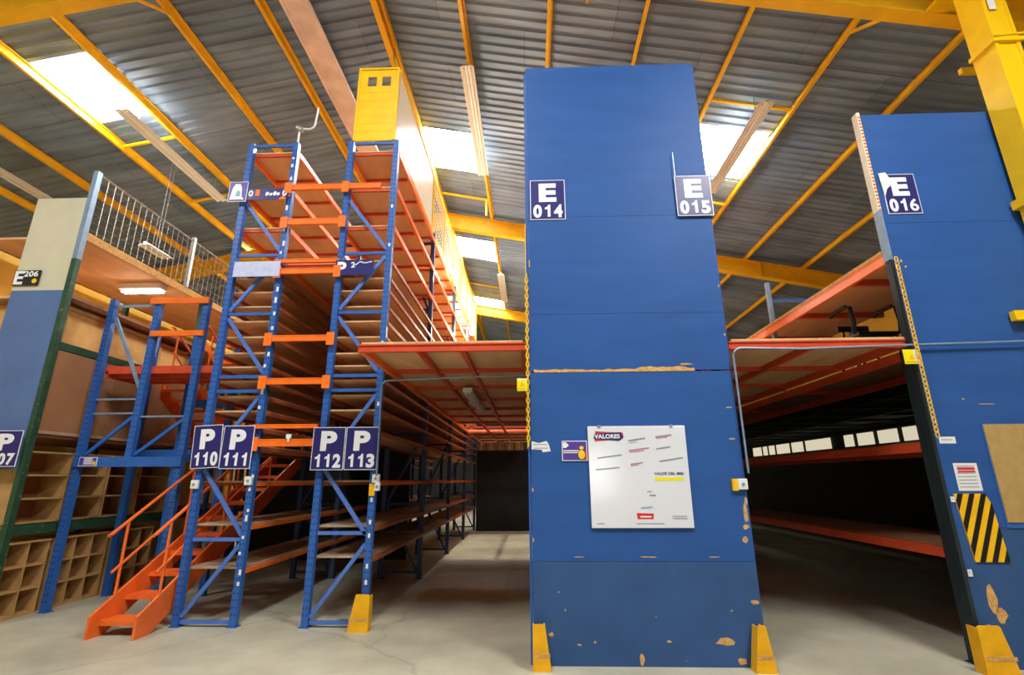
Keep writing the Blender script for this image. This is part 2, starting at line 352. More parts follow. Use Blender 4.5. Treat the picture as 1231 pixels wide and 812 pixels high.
# ------------------------------------------------------------------ pallet racks P110-P113
def upright(x, y, z0, z1, w=.076, d=.08, holes=True):
    """ open channel post with a punched face """
    mb = MB(); t = .012
    mb.box(x-w/2, x+w/2, y, y+t, z0, z1); mb.box(x-w/2, x-w/2+t, y+t, y+d, z0, z1); mb.box(x+w/2-t, x+w/2, y+t, y+d, z0, z1)
    mb.box(x-w/2+t, x-w/2+.03, y+d-t, y+d, z0, z1); mb.box(x+w/2-.03, x+w/2-t, y+d-t, y+d, z0, z1)
    mb.box(x-w/2-.02, x+w/2+.02, y-.01, y+d+.02, z0, z0+.008)
    if holes:
        z = z0+.12
        while z < z1-.1:
            for sx in (-1, 1): mb.box(x+sx*.02-.007, x+sx*.02+.007, y-.002, y, z, z+.024, 1)
            z += .075
    return mb
def rack(name_label, x0, x1, ys, ztop, levels, diags, bars, open_levels, ztops=None, front_brace='blue_brace', beam='orange'):
    r = thing('storage_rack', name_label, 'rack', ((x0+x1)/2, ys[0], 0), 'tall blue and orange storage racks')
    for i, y in enumerate(ys):
        for x in (x0+.045, x1-.045):
            obj('upright', upright(x, y, 0, ztop, holes=(i == 0)), ['blue_steel' if i == 0 else 'blue_shaded', 'blue_hole'], r)
        if i == 0:
            for z in bars: obj('cross_bar', MB().bar((x0+.09, y+.04, z),(x1-.09, y+.04, z), .03, .04), 'blue_steel' if z > 1 else 'blue_brace', r)
            for (za, zb) in diags: obj('diagonal_brace', MB().bar((x0+.09, y+.04, za),(x1-.09, y+.04, zb), .03, .045), front_brace, r)
        else:
            mb = MB()
            for z in (.1, 1.2, 2.4, 3.6, 4.8, 6.2):
                if z < ztop: mb.bar((x0+.09,y+.04,z),(x1-.09,y+.04,z),.03,.04)
            zz = [z for z in (.1,1.2,2.4,3.6,4.8,6.2) if z < ztop]
            for q, (a, b) in enumerate(zip(zz[:-1], zz[1:])):
                mb.bar((x0+.09,y+.04,a if q%2 else b),(x1-.09,y+.04,b if q%2 else a),.03,.04)
            obj('frame_bracing', mb, 'blue_shaded', r)
    ya, yb = ys[0]+.085, ys[-1]
    for z in levels:
        op = z in open_levels; bh = .075 if op else .045
        for x in (x0+.02, x1-.02):
            obj('beam', MB().box(x-.018, x+.018, ya, yb, z-bh-.02, z-.02), beam if (op or (z < 2 and (x0 < -3 or z > 1.5))) else 'beam_brown', r)
        for a, b in zip(ys[:-1], ys[1:]):
            mb = MB().box(x0+.04, x1-.04, a+.09, b-.005, z-.02, z, 0)
            if op:
                n = 4
                for q in range(n+1):
                    yy = a+.12+(b-a-.22)*q/n
                    mb.box(x0+.04, x1-.04, yy-.02, yy+.02, z-.06, z-.0205, 1)
            obj('shelf_panel', mb, ['ply' if z > 2 else 'shelf_wood', 'red_orange'], r)
    return r
YS = [6.2, 9.1, 12.0, 14.8, 17.6]
lv1 = [.62, 1.1, 1.6, 2.03, 2.25, 2.47, 2.66, 2.86, 3.05, 3.24, 3.46, 3.68, 3.89, 4.1, 4.3, 4.54, 5.08, 5.66, 6.33]
dg = [(.1,.88),(1.74,.98),(1.8,2.65),(3.7,2.95),(3.8,4.58),(5.45,4.68)]
rack('tall blue rack with dense brown shelves behind the P 110 and P 111 signs', -4.12, -3.36, YS, 6.43, lv1, dg, [.05,.93,2.71,2.9,3.76,4.62,6.4], (5.08,5.66,6.33))
lv2 = [.74, 1.08, 1.6, 2.2, 2.47, 2.66, 2.86, 3.05, 3.22, 3.44, 3.66, 3.87, 4.1, 4.28, 4.54, 5.08, 5.7, 6.31]
rack('tall blue rack topped by the yellow cage, behind the P 112 and P 113 signs', -2.62, -1.86, YS, 6.43, lv2, dg, [.05,1.0,2.71,2.9,3.76,4.62,6.4], (5.08,5.7,6.31))
# orange tie beams across the aisle between the racks
TB = [(5.64,.08,-2.1,'topmost orange tie beam, running on past the rack post into the right rack'),(5.09,.09,-2.6,'second highest orange tie beam between the two tall racks'),(4.49,.05,-2.6,'upper of the close pair of orange tie beams, level with the torn signs'),
      (4.34,.08,-2.6,'lower of the close pair of orange tie beams, level with the torn signs'),(3.39,.08,-2.6,'orange tie beam crossing the rack aisle just above deck height'),(2.82,.08,-2.6,'orange tie beam between the racks just below deck height'),
      (2.25,.05,-2.66,'thin orange tie beam level with the tops of the P signs'),(2.05,.09,-2.66,'lowest orange tie beam, between the P 111 and P 112 signs')]
for z, h, xe, lab in TB:
    t = thing('tie_beam', lab, 'beam', (-3.4, 6.16, z), 'orange beams tying the two racks')
    mb = MB().box(-3.45, xe+.03, 6.15, 6.195, z-h/2, z+h/2).box(-3.45, xe+.03, 6.145, 6.15, z-h/2, z-h/2+.012).box(-3.45, xe+.03, 6.145, 6.15, z+h/2-.012, z+h/2)
    obj('beam', mb, 'orange', t)
    if h > .06:
        for x in (-3.40, -2.575): obj('end_plate', MB().box(x-.05, x+.05, 6.135, 6.15, z-.1, z+.07), 'orange', t)
# yellow cage above the right rack
c = thing('roof_cage', 'yellow cage with two square holes standing on top of the rack above P 112', 'cage', (-2.2, 6.2, 6.44))
mb = MB(); X0, X1, Z0, Z1 = -2.53, -1.96, 6.44, 7.72
mb.box(X0,X1,6.22,6.24,Z0,7.42).box(X0,X1,6.22,6.24,7.60,Z1).box(X0,-2.42,6.22,6.24,7.42,7.60).box(-2.28,-2.20,6.22,6.24,7.42,7.60).box(-2.06,X1,6.22,6.24,7.42,7.60)
for k in range(7): z = Z0+.02+k*.14; mb.box(X0+.03, X1-.03, 6.2175, 6.222, z, z+.006)
obj('front_panel', mb, 'yellow_bright', c)
obj('frame', MB().box(X0-.03,X0,6.2,6.25,Z0,Z1+.03).box(X1,X1+.03,6.2,6.25,Z0,Z1+.03).box(X0,X1,6.2,6.25,Z1,Z1+.03).box(X1+.0,X1+.05,6.25,17.6,Z1-.02,Z1+.03).box(X1+.0,X1+.05,6.25,17.6,Z0,Z0+.04), 'yellow_bright', c)
obj('side_sheet', MB().box(-1.945,-1.93,6.27,9.0,6.49,7.68), 'cream_sheet', c)
for k, y in enumerate((9.05,10.4,11.8,13.2,14.6,16.0,17.5)): obj('post', MB().box(-1.96,-1.91,y-.025,y+.025,6.48,7.7), 'yellow_bright', c)
mb = MB()
for k in range(60):
    y = 9.1+k*.14; mb.tube([(-1.935,y,6.48),(-1.935,y,7.7)], .007, 4)
for k in range(7): z = 6.6+k*.16; mb.tube([(-1.935,9.05,z),(-1.935,17.5,z)], .007, 4)
obj('side_mesh', mb, 'cream_sheet', c)
# diagonal yellow strut from cage to ridge
tag(obj('cage_strut', MB().bar((-2.0,6.3,7.76),(-2.5,7.6,9.55),.05,.05), 'yellow', origin=(-2.0,6.3,7.76)), 'thin yellow strut rising from the yellow cage to the ridge', 'strut')

# ------------------------------------------------------------------ raised decks
def deck(label, x0, x1, y0, y1, z, ribs, gaps=(), edge='red_orange', joist='red_orange'):
    d = thing('raised_deck', label, 'platform', ((x0+x1)/2, y0, z-.1), 'raised decks between the racks')
    obj('edge_beam', MB().box(x0, x1, y0, y0+.04, z-.1, z-.015).box(x0, x1, y0-.012, y0, z-.1, z-.085).box(x0, x1, y0-.012, y0, z-.03, z-.015), edge, d)
    y = y0+.05; step = 1.22
    while y < y1:
        yb = min(y+step-.006, y1)
        for a, b in zip(ribs[:-1], ribs[1:]):
            if any(g[0] < (a+b)/2 < g[1] and g[2] < (y+yb)/2 < g[3] for g in gaps): continue
            obj('deck_board', MB().box(a+.003, b-.003, y-(.06 if y < y0+.1 else 0), yb, z-.015, z+.008), 'ply' if joist == 'red_orange' else 'dark', d)  # dark boards only on the added light-blocking deck
        if y > y0+.1: obj('cross_joist', MB().box(x0+.03, x1-.03, y-.025, y+.025, z-.07, z-.016), joist, d)
        y += step
    for i, x in enumerate(ribs):
        obj('long_joist', MB().box(x-.025, x+.025, y0+.042, y1, z-.1 if i in (0, len(ribs)-1) else z-.085, z-.017), joist if (i or joist != 'red_orange') else 'orange', d)
    return d
deck('raised wooden deck with orange front edge bridging the aisle left of the tall blue panel', -1.83, -.03, 5.12, 20.2, 3.02, [-1.80,-1.2,-.72,-.06], gaps=[(-1.9,0,12.4,15.0)])
deck('raised wooden deck with red front edge bridging the aisle right of the tall blue panel', 2.09, 3.925, 5.12, 20, 3.0, [2.12,3.0,3.895])
deck('wide added deck shading the tunnel behind the E 016 panel, beyond the right rack', 4.97, 8.98, 5.22, 25, 3.0, [5.0,6.2,7.6,8.95], joist='teal_dark')  # added to block light; dark boards and joists deepen the shade
deck('narrow raised deck spanning the top of the aisle between the two tall racks', -3.361, -2.619, 6.27, 17.5, 4.5, [-3.33,-2.65])
# lamp under left deck
r = thing('under_deck_lamp', 'unlit white fluorescent lamp fixed under the left raised deck', 'ceiling lamp', (-.95, 8.4, 2.86))
obj('housing', MB().box(-1.0,-.86,7.4,9.6,2.87,2.936), 'white', r)
obj('tube', MB().tube([(-.96,7.45,2.855),(-.96,9.55,2.855)], .014), 'white', r)
obj('tube', MB().tube([(-.90,7.45,2.855),(-.90,9.55,2.855)], .014), 'white', r)
for i, (x, y, z, lab) in enumerate(((-1.62, 13.7, 5.72, 'small added lamp farther down the side of the right tall rack'),(-1.72, 10.8, 6.25, 'small added lamp just under the cage of the right tall rack'))):
    r = thing('added_lamp', lab, 'lamp', (x, y, z), 'added lamps beside the right tall rack')  # lamps added where far skylights show; the first lights the floor pool
    obj('bulb', MB().tube([(x,y,z-.09),(x,y,z-.06),(x,y,z+.02)], .055, 12), 'added_lamp_glow' if i == 0 else 'bulb', r)
    obj('cap', MB().tube([(x,y,z+.02),(x,y,z+.08)], .035, 10), 'fixture', r)
    obj('arm', MB().tube([(x,y,z+.07),(x,y,z+.1),(-1.865,y,z+.1)], .012, 6), 'galv', r)
# far dark end wall of the left tunnel, cartons on deck end
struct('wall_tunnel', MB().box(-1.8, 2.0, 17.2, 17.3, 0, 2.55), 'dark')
for i in range(5):
    x = -1.65+i*.32; h = .22+.05*(i%3)
    t = thing('carton', ['brown cardboard carton at the far end of the tunnel, leftmost of the row','second cardboard carton from the left at the far end of the tunnel','middle cardboard carton at the far end of the tunnel','fourth cardboard carton from the left at the far end of the tunnel','rightmost cardboard carton at the far end of the tunnel'][i], 'box', (x, 17.25, 2.55), 'cartons on the tunnel end wall')
    obj('body', MB().box(x-.13, x+.13, 17.2, 17.38, 2.55, 2.55+h), 'box', t)
    obj('tape', MB().box(x-.02, x+.02, 17.195, 17.385, 2.56, 2.552+h), 'white', t)

# ------------------------------------------------------------------ tall blue end panels
def chips(mb, x, z, w, h, y, n=9, mi=1):
    pts = []
    for k in range(n):
        a = 2*PI*k/n; rr = random.uniform(.55, 1)
        pts.append((x+math.cos(a)*w/2*rr, z+math.sin(a)*h/2*rr))
    mb.prism(pts, 'y', y-.0015, y+.001, mi)
def sheet(parent, x0, x1, z0, z1, y0, y1, chip):
    mb = MB().box(x0, x1, y0, y1, z0, z1)
    for c in chip: chips(mb, *c, y0)
    return obj('plywood_sheet', mb, ['blue_greyer' if z0 == 0 else 'blue_panel', 'bare_wood'], parent)
e = thing('end_panel', 'tall blue painted plywood end panel carrying the E 014 and E 015 signs', 'panel', (1.04, 5.09, 0))
PX0, PX1, PY0, PY1 = 0.01, 2.07, 5.08, 5.10
zc = [(0,.86),(.863,2.665),(2.68,3.30),(3.303,4.46),(4.463,6.55)]
cps = [[(.17,.25,.07,.05),(.42,.17,.05,.02),(.56,.19,.03,.03),(1.22,.2,.06,.03),(.97,.06,.06,.12),(1.72,.2,.2,.08),(1.85,.05,.1,.07),(2.02,.52,.09,.05),(1.8,.45,.03,.02),(1.12,.4,.02,.015),(.3,.45,.02,.02),(.25,.6,.03,.02)],
       [(2.035,1.28,.05,.22),(2.02,1.16,.08,.06),(2.0,1.05,.09,.09),(2.05,1.4,.03,.1),(2.0,2.29,.09,.02),(1.99,1.98,.08,.02),(.02,1.05,.02,.06),(.02,1.5,.02,.05),(1.1,.9,.2,.012),(.45,.9,.14,.01),(1.7,.9,.12,.012)],
       [(1.62,2.74,.18,.02),(2.05,3.05,.03,.03)], [(.02,3.9,.02,.12),(2.05,3.6,.02,.05)], []]
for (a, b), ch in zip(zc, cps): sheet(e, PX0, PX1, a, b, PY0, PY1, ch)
# ragged bare strip along the broken joint
mb = MB(); xs = [.05+i*.055 for i in range(31)]
top = [(x, 2.682+random.uniform(.004,.022)+(.02 if 1.1 < x < 1.6 else 0)) for x in xs]
mb.prism([(xs[0],2.668)]+top+[(xs[-1],2.668)], 'y', 5.076, 5.0795)
o = obj('broken_joint', mb, 'bare_wood', e); o['label'] = 'bare splintered wood joint'
e2 = thing('end_panel', 'blue plywood end panel at the right edge carrying the E 016 sign', 'panel', (5.0, 5.09, 0))
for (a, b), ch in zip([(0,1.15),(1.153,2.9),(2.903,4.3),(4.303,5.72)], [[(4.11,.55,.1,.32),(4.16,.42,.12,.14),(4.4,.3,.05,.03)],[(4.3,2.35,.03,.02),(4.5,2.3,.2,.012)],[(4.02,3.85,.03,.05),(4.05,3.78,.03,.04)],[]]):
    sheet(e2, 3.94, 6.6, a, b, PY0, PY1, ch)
# perforated post along the right panel's edge
u = thing('edge_post', 'pale perforated rack post along the left edge of the right blue panel', 'post', (3.9, 5.1, 0))
obj('post', MB().box(3.89,3.925,5.06,5.15,3.86,4.45), 'grey_steel', u)
o = obj('upper_post', MB().box(3.89,3.925,5.06,5.15,4.45,5.74), 'cream_sheet', u); o['label'] = 'pale perforated upper post'
o = obj('lower_post', MB().box(3.90,3.935,5.07,5.15,0,3.86), 'teal_dark', u); o['label'] = 'dark teal lower post'
mb = MB(); z = 4.45
while z < 5.7:
    mb.box(3.897,3.918,5.052,5.06,z,z+.018); z += .045
o = obj('perforation', mb, 'orange', u); o['label'] = 'orange punched slots'
u = thing('edge_post', 'blue rack post with a yellow band along the left edge of the tall blue panel', 'post', (0, 5.1, 0))
obj('post', MB().box(-.018, .008, 5.102, 5.16, 0, 6.5), 'blue_steel', u)
o = obj('edge_band', MB().box(-.026, -.018, 5.102, 5.16, 1.9, 4.4), 'yellow', u); o['label'] = 'yellow scuffed edge band'
# chains
def chain(x, z0, z1, y, lab):
    mb = MB(); z = z0; k = 0
    while z < z1:
        pts = []
        for j in range(11):
            a = 2*PI*j/10; dx = .016*math.cos(a); dz = .032*math.sin(a)
            pts.append((x+(dx if k%2 else dx*.3), y-(0 if k%2 else dx*.9), z+dz))
        mb.tube(pts, .006, 5); z += .047; k += 1
    tag(obj('hanging_chain', mb, 'yellow_bright', origin=(x,y,z0)), lab, 'chain')
chain(3.91, 2.0, 3.86, 5.0, 'yellow plastic chain hanging down the left edge of the E 016 panel')
chain(-.015, 1.95, 3.75, 5.05, 'yellow plastic chain hanging down the left edge of the tall blue panel')

# column guards
def guard(x0, x1, y, h, lab, lean=0, d=.12):
    w = x1-x0; mb = MB()
    ti, bi = .22*w, 0
    prof = [(x0,0),(x1,0),(x1-(0 if lean > 0 else ti*1.4),h*.97),(x1-(.02 if lean > 0 else ti*1.6),h),(x0+(ti*1.6 if lean >= 0 else .02),h),(x0+(ti*1.4 if lean >= 0 else 0),h*.97)]
    g = thing('post_guard', lab, 'guard', ((x0+x1)/2, y, 0), 'yellow post guards')
    obj('shell', mb.prism(prof, 'y', y-d/2, y-d/2+.012).prism([(x0,0),(x0+.012,0),(x0+.012+(ti*1.4 if lean >= 0 else 0),h*.95),(x0+(ti*1.4 if lean >= 0 else 0),h*.95)], 'y', y-d/2+.012, y+d/2).prism([(x1-.012,0),(x1,0),(x1-(0 if lean > 0 else ti*1.4),h*.95),(x1-.012-(0 if lean > 0 else ti*1.4),h*.95)], 'y', y-d/2+.012, y+d/2), 'guard', g)
    o = obj('band', MB().box(x0+.02, x1-.01, y-d/2-.003, y-d/2, h*.3, h*.38), 'bare_wood', g); o['label'] = 'scraped bare band'
    return g
guard(-.0+.0, .16, 4.99, .37, 'yellow post guard at the bottom left corner of the tall blue panel', -1)
guard(1.90, 2.08, 4.99, .37, 'yellow post guard at the bottom right corner of the tall blue panel', 0)
guard(3.80, 4.08, 4.98, .38, 'wide yellow post guard at the foot of the E 016 panel', -1)
guard(-2.03, -1.80, 6.10, .38, 'yellow post guard at the foot of the P 113 rack', 1)

# ------------------------------------------------------------------ racks behind the blue panels
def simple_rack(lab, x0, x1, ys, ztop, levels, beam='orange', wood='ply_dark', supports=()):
    r = thing('storage_rack', lab, 'rack', ((x0+x1)/2, ys[0], 0), 'racks behind the blue panels')
    for y in ys:
        for x in (x0+.045, x1-.045): obj('upright', upright(x, y, 0, ztop, holes=False), ['teal_dark','blue_hole'], r)  # dark colour carries the tunnel shade on posts and bracing
        mb = MB(); zs = [z for z in (.1,1.3,2.5,3.7,4.9,6.1) if z < ztop]
        for q, (a, b) in enumerate(zip(zs[:-1], zs[1:])):
            mb.bar((x0+.09,y+.04,a),(x1-.09,y+.04,a),.03,.04); mb.bar((x0+.09,y+.04,a if q%2 else b),(x1-.09,y+.04,b if q%2 else a),.03,.04)
        obj('frame_bracing', mb, 'teal_dark', r)
    for z in levels:
        for x in (x0+.02, x1-.02): 
            obj('beam', MB().box(x-.02,x+.02,ys[0]+.085,ys[-1],z-.11,z-.02).box(x-.022 if x < (x0+x1)/2 else x+.02, x-.02 if x < (x0+x1)/2 else x+.022, ys[0]+.085, ys[-1], z-.05, z-.035), beam, r)
        for a, b in zip(ys[:-1], ys[1:]):
            mb = MB().box(x0+.045,x1-.045,a+.09,b-.005,z-.02,z)
            for q in range(4):
                yy = a+.3+(b-a-.4)*q/3; mb.box(x0+.045,x1-.045,yy-.025,yy+.025,z-.07,z-.0205,1)
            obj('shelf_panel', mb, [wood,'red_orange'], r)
    return r
simple_rack('rack behind the E 014 side of the tall blue panel', .02, 1.02, [5.18,8.0,10.8,12.4], 6.3, [.9,1.9,3.0,4.2,5.4])
simple_rack('rack behind the E 015 side of the tall blue panel', 1.06, 2.02, [5.2,8.0,10.8,13.6,16.4], 6.3, [.9,1.9,3.0,4.2,5.4])
r16 = simple_rack('rack with orange beams behind the E 016 panel, right of the dark tunnel', 3.93, 4.95, [5.2,12.2,19.2], 3.0, [.98,1.96,2.9], beam='red_orange')
# big upper shelf on the right
t = thing('upper_shelf', 'high plywood shelf with an orange and white edge beam left of the E 016 panel', 'shelf', (4.6, 5.2, 2.92))
obj('edge_beam', MB().box(3.93,3.97,5.2,13,3.86,3.98).box(3.922,3.93,5.2,13,3.86,3.875).box(3.922,3.93,5.2,13,3.965,3.98), 'orange', t)
o = obj('edge_strip', MB().box(3.915,3.965,5.2,13,3.982,4.02), 'bare_wood', t); o['label'] = 'pale board edge'
mb = MB()
for k in range(7): y = 5.2+k*1.2; obj('deck_board', MB().box(3.97,5.25,y,y+1.19,3.96,3.98), 'ply', t)
for k in range(6): y = 5.9+k*1.3; obj('cross_joist', MB().box(3.97,5.25,y-.03,y+.03,3.885,3.958), 'red_orange', t)
for y in (7.9, 12.9):
    obj('post', MB().box(3.97,4.03,y,y+.06,2.92,4.75 if y < 9 else 3.86), 'grey_steel', t)
    obj('post', MB().box(5.2,5.26,y,y+.06,3.01,4.75 if y < 9 else 3.86), 'grey_steel', t)
obj('cross_bar', MB().box(4.03,5.2,7.91,7.95,4.42,4.46), 'blue_steel', t)
# black chair standing on the rack level below
ch = thing('armchair', 'black plastic chair with two armrests on the level behind the right deck edge', 'chair', (4.55, 7.2, 2.92))
z = 2.92
obj('seat', MB().box(4.3,4.8,6.95,7.42,z+.42,z+.47), 'black', ch, bevel=.015)
obj('backrest', MB().box(4.34,4.76,7.42,7.45,z+.60,z+.68).box(4.40,4.43,7.42,7.45,z+.46,z+.60).box(4.67,4.70,7.42,7.45,z+.46,z+.60), 'black', ch, bevel=.01)
for sx in (-1, 1):
    x = 4.55+sx*.29
    obj('armrest', MB().tube([(x,6.98,z+.44),(x,6.95,z+.6),(x,6.98,z+.80),(x,7.05,z+.83),(x,7.3,z+.83),(x,7.4,z+.80)], .028, 8), 'black', ch)
    for yy in (6.97, 7.4): obj('leg', MB().tube([(4.55+sx*.22,yy,z+.43),(4.55+sx*.25,yy,z)], .016, 8), 'black', ch)
ch.location.y -= .75; ch.location.x -= .12

# ------------------------------------------------------------------ signs
def plate(lab, x0, x1, z0, z1, y, lines, face='navy', border=True, group='aisle number signs', name='aisle_sign', tilt=0, cat='sign', trim='letter'):
    s = thing(name, lab, cat, ((x0+x1)/2, y, z0), group)
    cx, cz = (x0+x1)/2, z0
    if border:
        bd = obj('border', MB().box(x0,x1,y,y+.006,z0,z1), trim, s)
    b = .008 if border else 0
    fc = obj('face', MB().box(x0+b,x1-b,y-.002,y+(0 if border else .006),z0+b,z1-b), face, s)
    mb = MB()
    for (t, tx, tz, size, w) in lines: text_mb(mb, t, tx, tz, y-.003, size, width=w, bold=.03)
    if lines: obj('lettering', mb, 'letter', fc)
    if tilt: s.rotation_euler = (0, tilt, 0)
    return s
def digits_mb(txt, x, z, y, h, w, bold=.045):
    """ heavy numerals in equal cells; the 1 has its flag """
    mb = MB(); n = len(txt); cw = w/n
    for i, chh in enumerate(txt):
        cx = x-w/2+cw*(i+.5)
        if chh == '1':
            a = cw*.12
            mb.prism([(cx-a*.2,z),(cx+a*2.0,z),(cx+a*2.0,z+h),(cx+a*.5,z+h),(cx-a*.4,z+h*.84),(cx-a*2.4,z+h*.76),(cx-a*2.4,z+h*.60),(cx-a*.2,z+h*.64)], 'y', y-.0012, y+.0012)
        else:
            text_mb(mb, chh, cx-cw*.42, z, y, h*1.36, bold=.022 if chh in '69' else bold, align='LEFT', width=cw*.84)
    return mb
def big(lab, letter, num, x0, x1, z0, z1, y, tilt=0):
    cx = (x0+x1)/2; h = z1-z0; w = x1-x0
    s = plate(lab, x0, x1, z0, z1, y, [], tilt=0)
    mb = digits_mb(num, cx, z0+h*.07, y-.003, h*.30, w*.88)
    text_mb(mb, letter, cx-w*.25, z0+h*.47, y-.003, h*.6, bold=.05, align='LEFT', width=w*.5)
    obj('lettering', mb, 'letter', [c for c in s.children if c.name.startswith('face')][0])
    if tilt: s.rotation_euler = (0, tilt, 0)
    return s
big('navy aisle sign reading P 110, tilted, on the left tall rack', 'P', '110', -4.15, -3.79, 1.75, 2.27, 6.14, tilt=-.05)
big('navy aisle sign reading P 111 on the left tall rack', 'P', '111', -3.785, -3.40, 1.74, 2.26, 6.125)
big('navy aisle sign reading P 112 on the right tall rack', 'P', '112', -2.655, -2.255, 1.72, 2.23, 6.12)
big('navy aisle sign reading P 113 on the right tall rack', 'P', '113', -2.245, -1.845, 1.72, 2.23, 6.12)
big('navy sign reading E 014 at the left edge of the tall blue panel', 'E', '014', .04, .44, 4.43, 4.94, 5.07)
big('navy sign reading E 015 hanging at the right edge of the tall blue panel', 'E', '015', 1.69, 2.09, 4.43, 4.94, 5.05)
big('navy sign reading E 016 with a torn corner on the right blue panel', 'E', '016', 4.0, 4.37, 4.41, 4.91, 5.07)
big('navy aisle sign reading P 107 at the left edge of the picture', 'P', '107', -6.72, -6.33, 1.78, 2.22, 6.1)
tag(obj('hanging_wire', MB().tube([(1.70,5.045,4.94),(1.70,5.045,5.25)], .005, 6), 'galv', origin=(1.7,5.04,4.94)), 'thin white wire above the left edge of the E 015 sign', 'wire')
# torn flap on E 016
tag(obj('torn_flap', MB().prism([(3.98,4.92),(4.06,4.93),(4.10,4.84),(4.2,4.85),(4.12,4.79),(4.04,4.72),(4.0,4.62)], 'y', 5.062, 5.067), 'white', origin=(4.0,5.05,4.7)), 'torn white film peeling off the corner of the E 016 sign', 'torn film')
# battered signs high on the racks
s = plate('small purple edged plate with a white emblem high on the left tall rack', -4.26, -3.99, 5.42, 5.74, 6.14, [], face='violet', group='battered signs on the racks')
obj('emblem', MB().prism([(-4.23,5.45),(-4.02,5.45),(-4.06,5.5),(-4.07,5.64),(-4.10,5.7),(-4.17,5.7),(-4.20,5.64)], 'y', 6.132, 6.138), 'letter', s)
obj('smudge', MB().prism([(-4.15,5.5),(-4.08,5.5),(-4.09,5.58),(-4.13,5.59)], 'y', 6.128, 6.132), 'print_teal', s)
s = plate('long narrow battered navy sign with round white figures high on the left tall rack', -3.97, -3.40, 5.44, 5.62, 6.14, [], face='navy', border=False, group='battered signs on the racks')
mb = MB(); text_mb(mb, '0', -3.93, 5.5, 6.138, .13, bold=.03); text_mb(mb, '0', -3.44, 5.5, 6.138, .13, bold=.03)
for xa, h_ in ((-3.71,.05),(-3.655,.035),(-3.6,.055),(-3.55,.04)): mb.prism([(xa,5.5),(xa+.035,5.505),(xa+.045,5.5+h_),(xa+.02,5.5+h_*1.3),(xa-.005,5.5+h_*.8)], 'y', 6.132, 6.138)
obj('lettering', mb, 'letter', s)
obj('mark', MB().box(-3.86,-3.8,6.132,6.138,5.5,5.6).prism([(-3.52,5.44),(-3.41,5.44),(-3.45,5.5)], 'y', 6.132, 6.138), 'orange', s)
plate('pale lilac blank plate across the left tall rack at mid height', -4.0, -3.36, 4.26, 4.48, 6.13, [], face='lilac', border=False, group='battered signs on the racks')
s = plate('torn navy sign with a white P and 2 on the right tall rack', -2.60, -2.08, 4.26, 4.48, 6.14, [], face='navy', border=False, group='battered signs on the racks')
mb = MB(); text_mb(mb, 'P', -2.52, 4.28, 6.138, .24, bold=.04); text_mb(mb, '2', -2.36, 4.37, 6.138, .11, bold=.03); mb.tube([(-2.33,6.137,4.40),(-2.27,6.137,4.45),(-2.2,6.137,4.43),(-2.1,6.137,4.45)], .008, 6)
obj('lettering', mb, 'letter', s)
# E 206
s = plate('dark sign reading E 206 with a yellow dot on the cream panel at the left', -7.1, -6.73, 4.2, 4.42, 6.15, [('E',-7.03,4.22,.27,.13),('206',-6.86,4.33,.11,.2)], face='dark', border=False)
obj('dot', MB().prism([(-6.79+.035*math.cos(a*PI/6),4.26+.035*math.sin(a*PI/6)) for a in range(12)], 'y', 6.143, 6.147), 'yellow_bright', s)
# small purple sign on the stair tower
s = plate('small violet and white notice on the blue beam of the stair tower', -6.13, -5.88, 1.80, 1.92, 6.762, [], face='violet', group='small notices')
mb = MB()
for k in range(4): mb.box(-6.06,-5.94,6.756,6.759,1.825+k*.022,1.837+k*.022)
obj('text_lines', mb, 'letter', s); obj('dot', MB().prism([(-5.915+.02*math.cos(a),1.84+.028*math.sin(a)) for a in [i*PI/5 for i in range(10)]], 'y', 6.755, 6.759), 'yellow_bright', s)
# small purple sign left of the values board
s = plate('small violet notice with a yellow bird-like blot left of the white board', .315, .565, 1.775, 1.97, 5.07, [], face='violet', group='small notices')
obj('arrow_mark', MB().prism([(.325,1.955),(.355,1.955),(.385,1.925),(.355,1.9),(.325,1.9)], 'y', 5.063, 5.067), 'letter', s)
obj('text_lines', MB().box(.328,.48,5.063,5.067,1.868,1.878).box(.328,.47,5.063,5.067,1.85,1.859), 'letter', s)
obj('red_corner', MB().prism([(.53,1.785),(.555,1.785),(.555,1.9)], 'y', 5.064, 5.067), 'red', s)
obj('yellow_blot', MB().prism([(.508+.022*math.cos(a),1.9+.018*math.sin(a)) for a in [i*PI/6 for i in range(12)]], 'y', 5.061, 5.064).prism([(.507+.034*math.cos(a),1.835+.045*math.sin(a)) for a in [i*PI/6 for i in range(12)]], 'y', 5.061, 5.064), 'yellow_bright', s)
# the values board
b = thing('notice_board', 'white glossy notice board headed VALORES on the tall blue panel', 'board', (1.05, 5.06, 1.155))
bb = obj('board', MB().box(.575,1.535,5.055,5.0795,1.155,2.11), 'white_gloss', b, bevel=.003)
yb = 5.053
mb = MB().prism([(.64,1.96),(.82,1.975),(.90,1.985),(.93,2.0),(.92,2.045),(.80,2.05),(.65,2.06)], 'y', yb, yb+.002); obj('banner_red', mb, 'red', bb)
obj('banner_navy', MB().prism([(.63,1.985),(.88,1.965),(.92,1.99),(.905,2.05),(.64,2.035)], 'y', yb-.002, yb), 'navy', bb)
mb = MB(); text_mb(mb, 'VALORES', .765, 1.99, yb-.003, .055, bold=.035, width=.25); obj('heading', mb, 'letter', bb)
mb = MB(); text_mb(mb, 'VALOR DEL MES', 1.34, 1.64, yb-.0005, .034, bold=.008, width=.28); obj('month_heading', mb, 'navy', bb)
obj('month_bar', MB().box(1.20,1.48,yb,yb+.002,1.585,1.615), 'print_yellow', bb)
